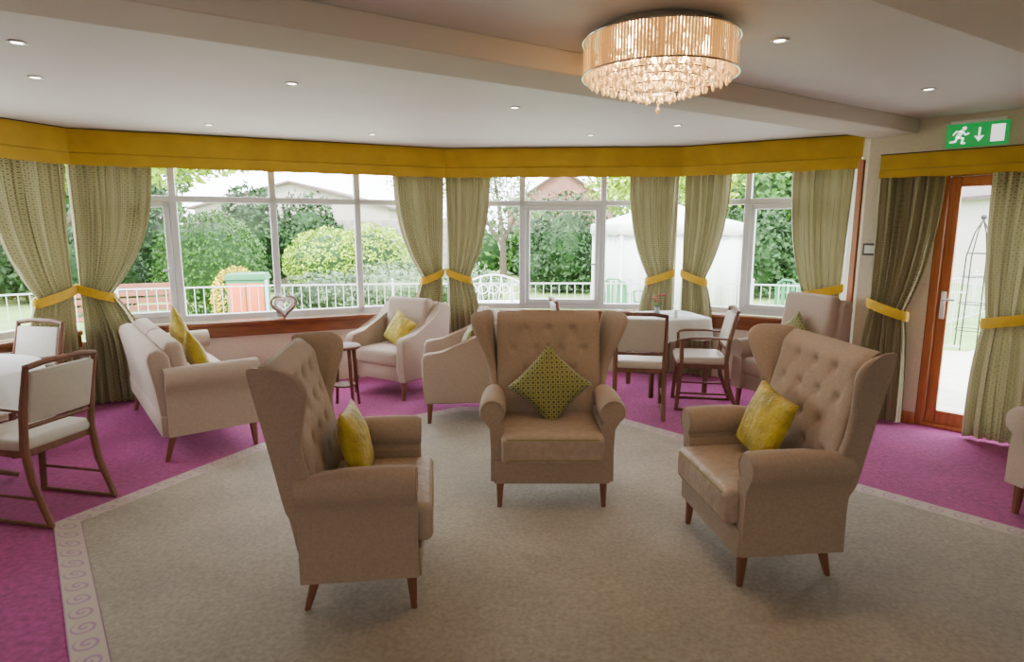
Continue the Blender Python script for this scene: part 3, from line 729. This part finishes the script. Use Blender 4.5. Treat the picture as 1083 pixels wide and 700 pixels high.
def foliage(name,blobs,n,ls,key,label,cat,trunk=None,core=True,hollow=.75):
    V=[];F=[]; vols=np.array([r[0]*r[1]+r[1]*r[2]+r[0]*r[2] for c,r in blobs]); vols=vols/vols.sum()
    rng=np.random.RandomState(len(name)+int(abs(blobs[0][0][0])*100))
    base=0; O=np.array([blobs[0][0][0],blobs[0][0][1],GZ])
    for (c,rd),f in zip(blobs,vols):
        k=int(n*f)
        d=rng.normal(size=(k,3)); d/=np.linalg.norm(d,axis=1)[:,None]
        rr=hollow+(1.06-hollow)*rng.rand(k)**.7
        lump=1+.10*np.sin(d[:,0]*7+c[0])*np.sin(d[:,1]*6)+.08*np.sin(d[:,2]*9)
        if hollow>.85: lump=1+.03*np.sin(d[:,0]*9+c[0])*np.sin(d[:,2]*8)
        p=np.array(c)+d*np.array(rd)*(rr*lump)[:,None]-O
        kp=p[:,2]>ls*1.5; p=p[kp]; d=d[kp]; k=len(p)
        a=rng.normal(size=(k,3)); a/=np.linalg.norm(a,axis=1)[:,None]
        bb=np.cross(a,d+rng.normal(size=(k,3))*.5); bb/=np.linalg.norm(bb,axis=1)[:,None]
        s=ls*(.6+.8*rng.rand(k))[:,None]
        q=np.stack([p-a*s,p-bb*s*.5,p+a*s,p+bb*s*.5],1).reshape(-1,3)
        V.append(q); F.append(np.arange(base,base+4*k).reshape(-1,4)); base+=4*k
    V=np.concatenate(V); F=np.concatenate(F)
    me=bpy.data.meshes.new(name); me.from_pydata(V.tolist(),[],F.tolist())
    r=root(name,label,cat,tuple(O))
    me.materials.append(LM[key]); fo=bpy.data.objects.new('foliage',me); COL.objects.link(fo); fo.parent=r
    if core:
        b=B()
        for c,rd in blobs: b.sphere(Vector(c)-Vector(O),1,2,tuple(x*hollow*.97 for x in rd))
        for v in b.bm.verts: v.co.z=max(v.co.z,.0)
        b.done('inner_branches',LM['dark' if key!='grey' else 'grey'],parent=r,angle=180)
    if trunk:
        b=B()
        for pts,rad in trunk: b.tube([Vector(p)-Vector(O) for p in pts],rad,8)
        b.done('trunk',M_bark,parent=r)
    return r
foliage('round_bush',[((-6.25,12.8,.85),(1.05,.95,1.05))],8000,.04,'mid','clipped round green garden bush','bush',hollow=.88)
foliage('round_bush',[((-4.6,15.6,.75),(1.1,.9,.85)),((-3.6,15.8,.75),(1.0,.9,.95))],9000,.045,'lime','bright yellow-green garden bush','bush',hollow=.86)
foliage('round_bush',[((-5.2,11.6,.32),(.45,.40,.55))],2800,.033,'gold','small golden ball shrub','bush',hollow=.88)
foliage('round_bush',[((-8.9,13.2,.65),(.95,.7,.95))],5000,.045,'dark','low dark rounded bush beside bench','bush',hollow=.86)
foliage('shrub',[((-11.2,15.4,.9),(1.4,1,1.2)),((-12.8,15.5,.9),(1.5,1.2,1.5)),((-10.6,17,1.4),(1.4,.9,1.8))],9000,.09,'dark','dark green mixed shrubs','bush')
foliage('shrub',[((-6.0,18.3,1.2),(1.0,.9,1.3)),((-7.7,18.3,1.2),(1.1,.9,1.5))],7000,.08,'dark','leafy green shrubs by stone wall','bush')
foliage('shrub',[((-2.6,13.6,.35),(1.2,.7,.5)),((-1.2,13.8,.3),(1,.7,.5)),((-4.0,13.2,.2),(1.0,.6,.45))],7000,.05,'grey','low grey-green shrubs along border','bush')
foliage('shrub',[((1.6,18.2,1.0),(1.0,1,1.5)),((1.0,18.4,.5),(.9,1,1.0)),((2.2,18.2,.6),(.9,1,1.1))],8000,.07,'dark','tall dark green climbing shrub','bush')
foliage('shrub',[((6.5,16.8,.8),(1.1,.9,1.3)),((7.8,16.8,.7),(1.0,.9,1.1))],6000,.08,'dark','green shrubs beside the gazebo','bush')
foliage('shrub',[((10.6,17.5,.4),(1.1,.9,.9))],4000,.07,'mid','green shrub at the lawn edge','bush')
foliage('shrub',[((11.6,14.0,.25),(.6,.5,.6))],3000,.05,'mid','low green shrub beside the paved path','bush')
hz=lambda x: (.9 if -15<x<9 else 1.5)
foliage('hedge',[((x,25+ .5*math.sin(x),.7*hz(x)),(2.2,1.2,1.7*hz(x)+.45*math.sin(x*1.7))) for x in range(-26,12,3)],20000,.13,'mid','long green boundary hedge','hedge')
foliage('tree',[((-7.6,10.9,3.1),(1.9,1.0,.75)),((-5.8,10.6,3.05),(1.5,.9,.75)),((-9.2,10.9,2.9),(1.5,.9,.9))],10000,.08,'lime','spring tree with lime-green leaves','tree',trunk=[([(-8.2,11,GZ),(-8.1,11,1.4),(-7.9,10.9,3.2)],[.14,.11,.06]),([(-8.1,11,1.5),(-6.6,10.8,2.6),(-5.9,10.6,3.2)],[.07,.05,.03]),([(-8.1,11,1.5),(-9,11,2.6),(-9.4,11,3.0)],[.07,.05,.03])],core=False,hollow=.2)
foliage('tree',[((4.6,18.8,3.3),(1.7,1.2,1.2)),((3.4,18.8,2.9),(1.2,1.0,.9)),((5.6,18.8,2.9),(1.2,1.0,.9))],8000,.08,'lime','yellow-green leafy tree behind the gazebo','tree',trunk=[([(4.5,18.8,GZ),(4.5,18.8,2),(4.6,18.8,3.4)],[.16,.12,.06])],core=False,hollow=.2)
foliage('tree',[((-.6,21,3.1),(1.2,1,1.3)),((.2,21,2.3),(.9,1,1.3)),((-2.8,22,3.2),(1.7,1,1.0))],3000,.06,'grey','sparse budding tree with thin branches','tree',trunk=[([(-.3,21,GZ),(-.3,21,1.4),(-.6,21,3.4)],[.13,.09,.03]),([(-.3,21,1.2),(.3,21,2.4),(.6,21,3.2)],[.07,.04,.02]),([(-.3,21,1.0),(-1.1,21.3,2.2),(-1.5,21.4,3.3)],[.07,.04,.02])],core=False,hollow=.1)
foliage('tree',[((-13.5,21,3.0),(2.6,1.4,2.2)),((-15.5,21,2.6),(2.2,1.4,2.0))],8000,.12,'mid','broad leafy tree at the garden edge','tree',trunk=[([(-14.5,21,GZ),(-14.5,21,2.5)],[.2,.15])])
foliage('tree',[((10.5,21,3.0),(2.4,1.6,2.2)),((8,21,2.6),(1.9,1.6,2.0))],9000,.12,'mid','broad green tree beyond the garden','tree',trunk=[([(9.5,21,GZ),(9.5,21,2.5)],[.2,.15])])
M_stone=mat('stone','#857d73',.9,var=.35,vscale=5,bump=.7,bscale=8)
b=B(); b.box((-6,20.4,.83),(9,.35,2.15),bev=.03); o=b.done('garden_wall',M_stone); tag(o,'grey rubble stone garden wall','wall')
def house(loc,w,d,h,rh,cw,cr,label,win=2):
    r=root('house',label,'house',loc)
    b=B(); b.box((0,0,h/2),(w,d,h)); b.prism([(-w/2,h),(w/2,h),(0,h+rh)],-d/2,d/2,'y'); b.done('walls',cw,parent=r)
    b=B(); e=.3
    for s in (-1,1):
        b.prism([(0,h+rh+.12),(s*(w/2+e),h-rh*e/(w/2)+.12),(s*(w/2+e),h-rh*e/(w/2)),(0,h+rh)],-d/2-.3,d/2+.3,'y')
    b.done('roof',cr,parent=r)
    for k in range(win):
        x=(k-(win-1)/2)*w/max(win,1)*.6
        b=B(); b.box((x,-d/2-.02,h*.6),(.9,.08,1.0),mi=0); b.box((x,-d/2-.05,h*.6),(.78,.06,.88),mi=1); b.done('window',[M_upvc,M_dark],parent=r)
    return r
M_render=mat('render_white','#cfcac0',.9,var=.04); M_roof=mat('roof_slate','#5a4a47',.8,var=.3,vscale=4,bump=.4,bscale=15)
M_rgrey=mat('render_grey','#a59d92',.9,var=.08)
house((3.2,44,GZ),7,8,3.2,2.3,mat('brick_brown','#7a5548',.9,var=.2,vscale=6),M_roof,'brown gabled house beyond the hedge')
house((-12.5,40,GZ),11,9,3.0,1.4,M_rgrey,M_roof,'grey rendered house behind the garden wall',4)
house((19.5,20.5,GZ),8,8,2.9,1.3,M_render,M_roof,'white rendered outbuilding beside the path',1)
def gazebo():
    r=root('gazebo','white fabric garden gazebo with closed side panels','gazebo',(3.48,14.4,GZ),D(5))
    h=1.32; e=1.95; tp=2.5
    b=B()
    for sx in (-1,1):
        for sy in (-1,1): b.box((sx*h,sy*h,e/2),(.06,.06,e))
    b.done('frame',M_white,parent=r)
    mw=mat('canopy_white','#dfe2e2',.8)
    b=B(); n=10; rings=[]
    for q in (0,.5,1):
        ring=[]
        for k in range(4):
            a=[(-h-.06,-h-.06),(h+.06,-h-.06),(h+.06,h+.06),(-h-.06,h+.06)][k]; c=[(-h-.06,-h-.06),(h+.06,-h-.06),(h+.06,h+.06),(-h-.06,h+.06)][(k+1)%4]
            for m in range(n):
                x=a[0]+(c[0]-a[0])*m/n; y=a[1]+(c[1]-a[1])*m/n
                z=e+(tp-e)*(q**1.25); f=1-q*.98
                ring.append(Vector((x*f,y*f,z)))
        rings.append(ring)
    low=[Vector((v.x*1.01,v.y*1.01,e-.2-.05*abs(math.sin(i*pi/2.5)))) for i,v in enumerate(rings[0])]
    b.loft([low]+rings,cap=False); b.done('canopy',mw,parent=r,angle=30,solid=.01)
    b=B()
    for (x0,y0,x1,y1) in ((-h,-h,h,-h),(h,-h,h,h),(h,h,-h,h),(-h,h,-h,-h)):
        n=36; rings=[]
        for z in (0.02,e):
            am=.06 if z<1 else .02
            rings.append([Vector((x0+(x1-x0)*k/n+(am*math.sin(k*1.1) if x0==x1 else 0),y0+(y1-y0)*k/n+(am*math.sin(k*1.1) if y0==y1 else 0),z)) for k in range(n+1)])
        b.loft(rings,closed=False,cap=False)
    b.done('side_panel',mat('panel_white','#cfd3d3',.8),parent=r,angle=180,solid=.01)
gazebo()
def railing(p0,p1):
    fr=Fr(p0,p1); L=fr.L; b=B(); r=root('garden_railing','white painted metal garden railing with thin balusters','railing',fr.p,fr.a,group='white garden railings')
    for z in (GZ+.94,GZ+.14): b.box((L/2,0,z),(L,.025,.022))
    n=int(L/.13)
    for k in range(1,n): b.box((L*k/n,0,GZ+.54),(.010,.010,.80))
    b.done('balusters',M_rail,parent=r)
    b=B(); b.box((0,0,GZ+.51),(.04,.04,.96)); b.sphere((0,0,GZ+1.01),.03,1); b.done('post',M_rail,parent=r)
pl=[(-9.5,6.2),(-7.8,8.0),(-6.0,9.3),(-4.0,10.0),(-2.0,10.3),(0,10.4),(2.0,10.4),(4.0,10.2),(5.5,9.6),(6.6,8.9)]
for a,c in zip(pl[:-1],pl[1:]): railing(a,c)
railing((7.0,10.4),(9.2,12.2)); railing((9.2,12.2),(10.9,13.6))
def bench(loc,rz,m,label,w=1.3,ornate=False):
    r=root('garden_bench',label,'bench',loc,rz)
    b=B()
    for k in range(4): b.box((0,-.18+k*.12,.43),(w,.09,.03),bev=.005,seg=1)
    b.done('seat',m,parent=r)
    b=B()
    if ornate:
        b.tube([(-w/2,.25,.45)]+[(-w/2+w*k/12,.27,.75+.2*math.sin(pi*k/12)) for k in range(13)]+[(w/2,.25,.45)],.018,6)
        for k in range(1,12): b.tube([(-w/2+w*k/12,.25,.45),(-w/2+w*(k+(.5 if k%2 else -.5))/12,.27,.75+.2*math.sin(pi*k/12))],.009,5)
        for k in range(5): b.tube([(-w/2+w*(k+.9)/5.8+.1*math.cos(a*pi/6),.26,.66+.09*math.sin(a*pi/6)) for a in range(12)],.009,5,loop=True)
    else:
        for k in range(4): b.box((0,.25+k*.015,.55+k*.12),(w,.03,.085),bev=.004,seg=1)
    b.done('backrest',m,parent=r)
    for sx in (-1,1):
        b=B(); b.box((sx*w/2,-.2,.3),(.05,.05,.6)); b.box((sx*w/2,.25,.45),(.05,.05,.9)); b.box((sx*w/2,.02,.62),(.06,.5,.04),bev=.006); b.box((sx*w/2,.02,.39),(.04,.45,.05)); b.done('bench_end',m,parent=r)
bench((-6.35,9.85,GZ+.0),D(24),mat('bench_wood','#7d4a33',.7,var=.2,vscale=8),'brown slatted wooden garden bench behind railing',1.45)
bench((-.35,12.0,GZ),D(4),M_upvc,'white ornate metal garden bench',1.25,True)
r=root('garden_store','green plastic garden store with orange doors','storage box',(-4.55,10.6,GZ),D(12))
MG=mat('green_plastic','#2a7448',.5); MO=mat('orange_plastic','#c0551f',.5)
b=B(); b.box((0,0,.5),(.62,.45,1.0),bev=.02); b.done('body',MG,parent=r)
b=B(); b.prism([(-.34,1.0),(.34,1.0),(.30,1.1),(-.30,1.1)],-.26,.26,'y',bev=.01); b.done('lid',MG,parent=r)
for s in (-1,1): b=B(); b.box((s*.145,-.235,.5),(.27,.02,.88),bev=.006); b.done('door',MO,parent=r,label='orange door')
def gchair(loc,rz):
    r=root('garden_chair','moulded green plastic garden chair on the lawn','chair',loc,rz,'green garden chairs')
    b=B(); b.box((0,0,.42),(.5,.48,.03),bev=.01); b.done('seat',MG,parent=r)
    b=B()
    for k in range(5): b.box(((k-2)*.1,.26,.65),(.07,.02,.46),bev=.005,seg=1)
    b.tube([(-.25,.25,.42),(-.24,.28,.8),(-.1,.29,.92),(.1,.29,.92),(.24,.28,.8),(.25,.25,.42)],.02,6); b.done('backrest',MG,parent=r)
    for sx in (-1,1):
        for sy in (-1,1): b=B(); b.tube([(sx*.22,sy*.2,.42),(sx*.26,sy*.25,0)],.018,6); b.done('leg',MG,parent=r)
        b=B(); b.tube([(sx*.26,.27,.65),(sx*.28,0,.66),(sx*.26,-.22,.62),(sx*.24,-.22,.42)],.018,6); b.done('armrest',MG,parent=r)
    return r
g=gchair((2.0,11.8,GZ),D(160)); clone(g,(2.75,12.1,GZ),D(200)); clone(g,(5.3,11.4,GZ),D(120))
r=root('garden_obelisk','black wirework garden obelisk beside the path','trellis',(6.95,9.2,GZ+.04))
b=B()
for k in range(4):
    a=k*pi/2+.4; b.tube([(.2*math.cos(a),.2*math.sin(a),0),(.18*math.cos(a),.18*math.sin(a),1.4),(.1*math.cos(a),.1*math.sin(a),1.75),(0,0,1.95)],.010,6)
for z,rr in ((.3,.197),(.7,.19),(1.1,.185),(1.45,.17)): b.tube([(rr*math.cos(a*pi/12),rr*math.sin(a*pi/12),z) for a in range(24)],.007,5,loop=True)
b.sphere((0,0,1.98),.04,2); b.done('wire_frame',M_dark,parent=r)
# ---------------- lighting
w=bpy.data.worlds.new('World'); S.world=w; w.use_nodes=True; N=w.node_tree.nodes; L=w.node_tree.links
bg=N['Background']; tc=N.new('ShaderNodeTexCoord'); sp=N.new('ShaderNodeSeparateXYZ'); L.new(tc.outputs['Generated'],sp.inputs[0])
rp=N.new('ShaderNodeValToRGB'); rp.color_ramp.elements[0].position=.0; rp.color_ramp.elements[0].color=(.94,.96,1,1); rp.color_ramp.elements[1].position=.7; rp.color_ramp.elements[1].color=(.80,.89,1,1)
L.new(sp.outputs[2],rp.inputs[0]); L.new(rp.outputs[0],bg.inputs[0]); bg.inputs[1].default_value=16
sun=bpy.data.lights.new('sun','SUN'); sun.energy=14; sun.angle=D(6); sun.color=(1,.96,.88); so=bpy.data.objects.new('sun',sun); COL.objects.link(so); so.rotation_euler=(D(42),0,D(-25))
def portal(fr,t0,t1,z0,z1):
    l=bpy.data.lights.new('window_portal','AREA'); l.shape='RECTANGLE'; l.size=t1-t0; l.size_y=z1-z0; l.cycles.is_portal=True
    o=bpy.data.objects.new('window_portal',l); COL.objects.link(o); o.location=fr.P((t0+t1)/2,.16,(z0+z1)/2)
    z=fr.n; x=fr.d; y=Vector((0,0,1)); M=Matrix((x,y,x.cross(y))).transposed()
    if M.col[2].dot(z)<0: M=Matrix((-x,y,(-x).cross(y))).transposed()
    o.rotation_euler=M.to_euler()
for fr in (GA,GB,GC,GD): portal(fr,.05,fr.L-.05,.7,2.26)
portal(DW,d0,d1,0,2.06)
def area(loc,sx,sy,e,col,rot=(0,0,0)):
    l=bpy.data.lights.new('fill_light','AREA'); l.shape='RECTANGLE'; l.size=sx; l.size_y=sy; l.energy=e; l.color=col
    o=bpy.data.objects.new('fill_light',l); COL.objects.link(o); o.location=loc; o.rotation_euler=rot
area((0,-2.2,2.2),5,1.5,78,(1,.93,.85),(D(64),0,0))  # soft fill lamp added unseen behind the camera to brighten the interior
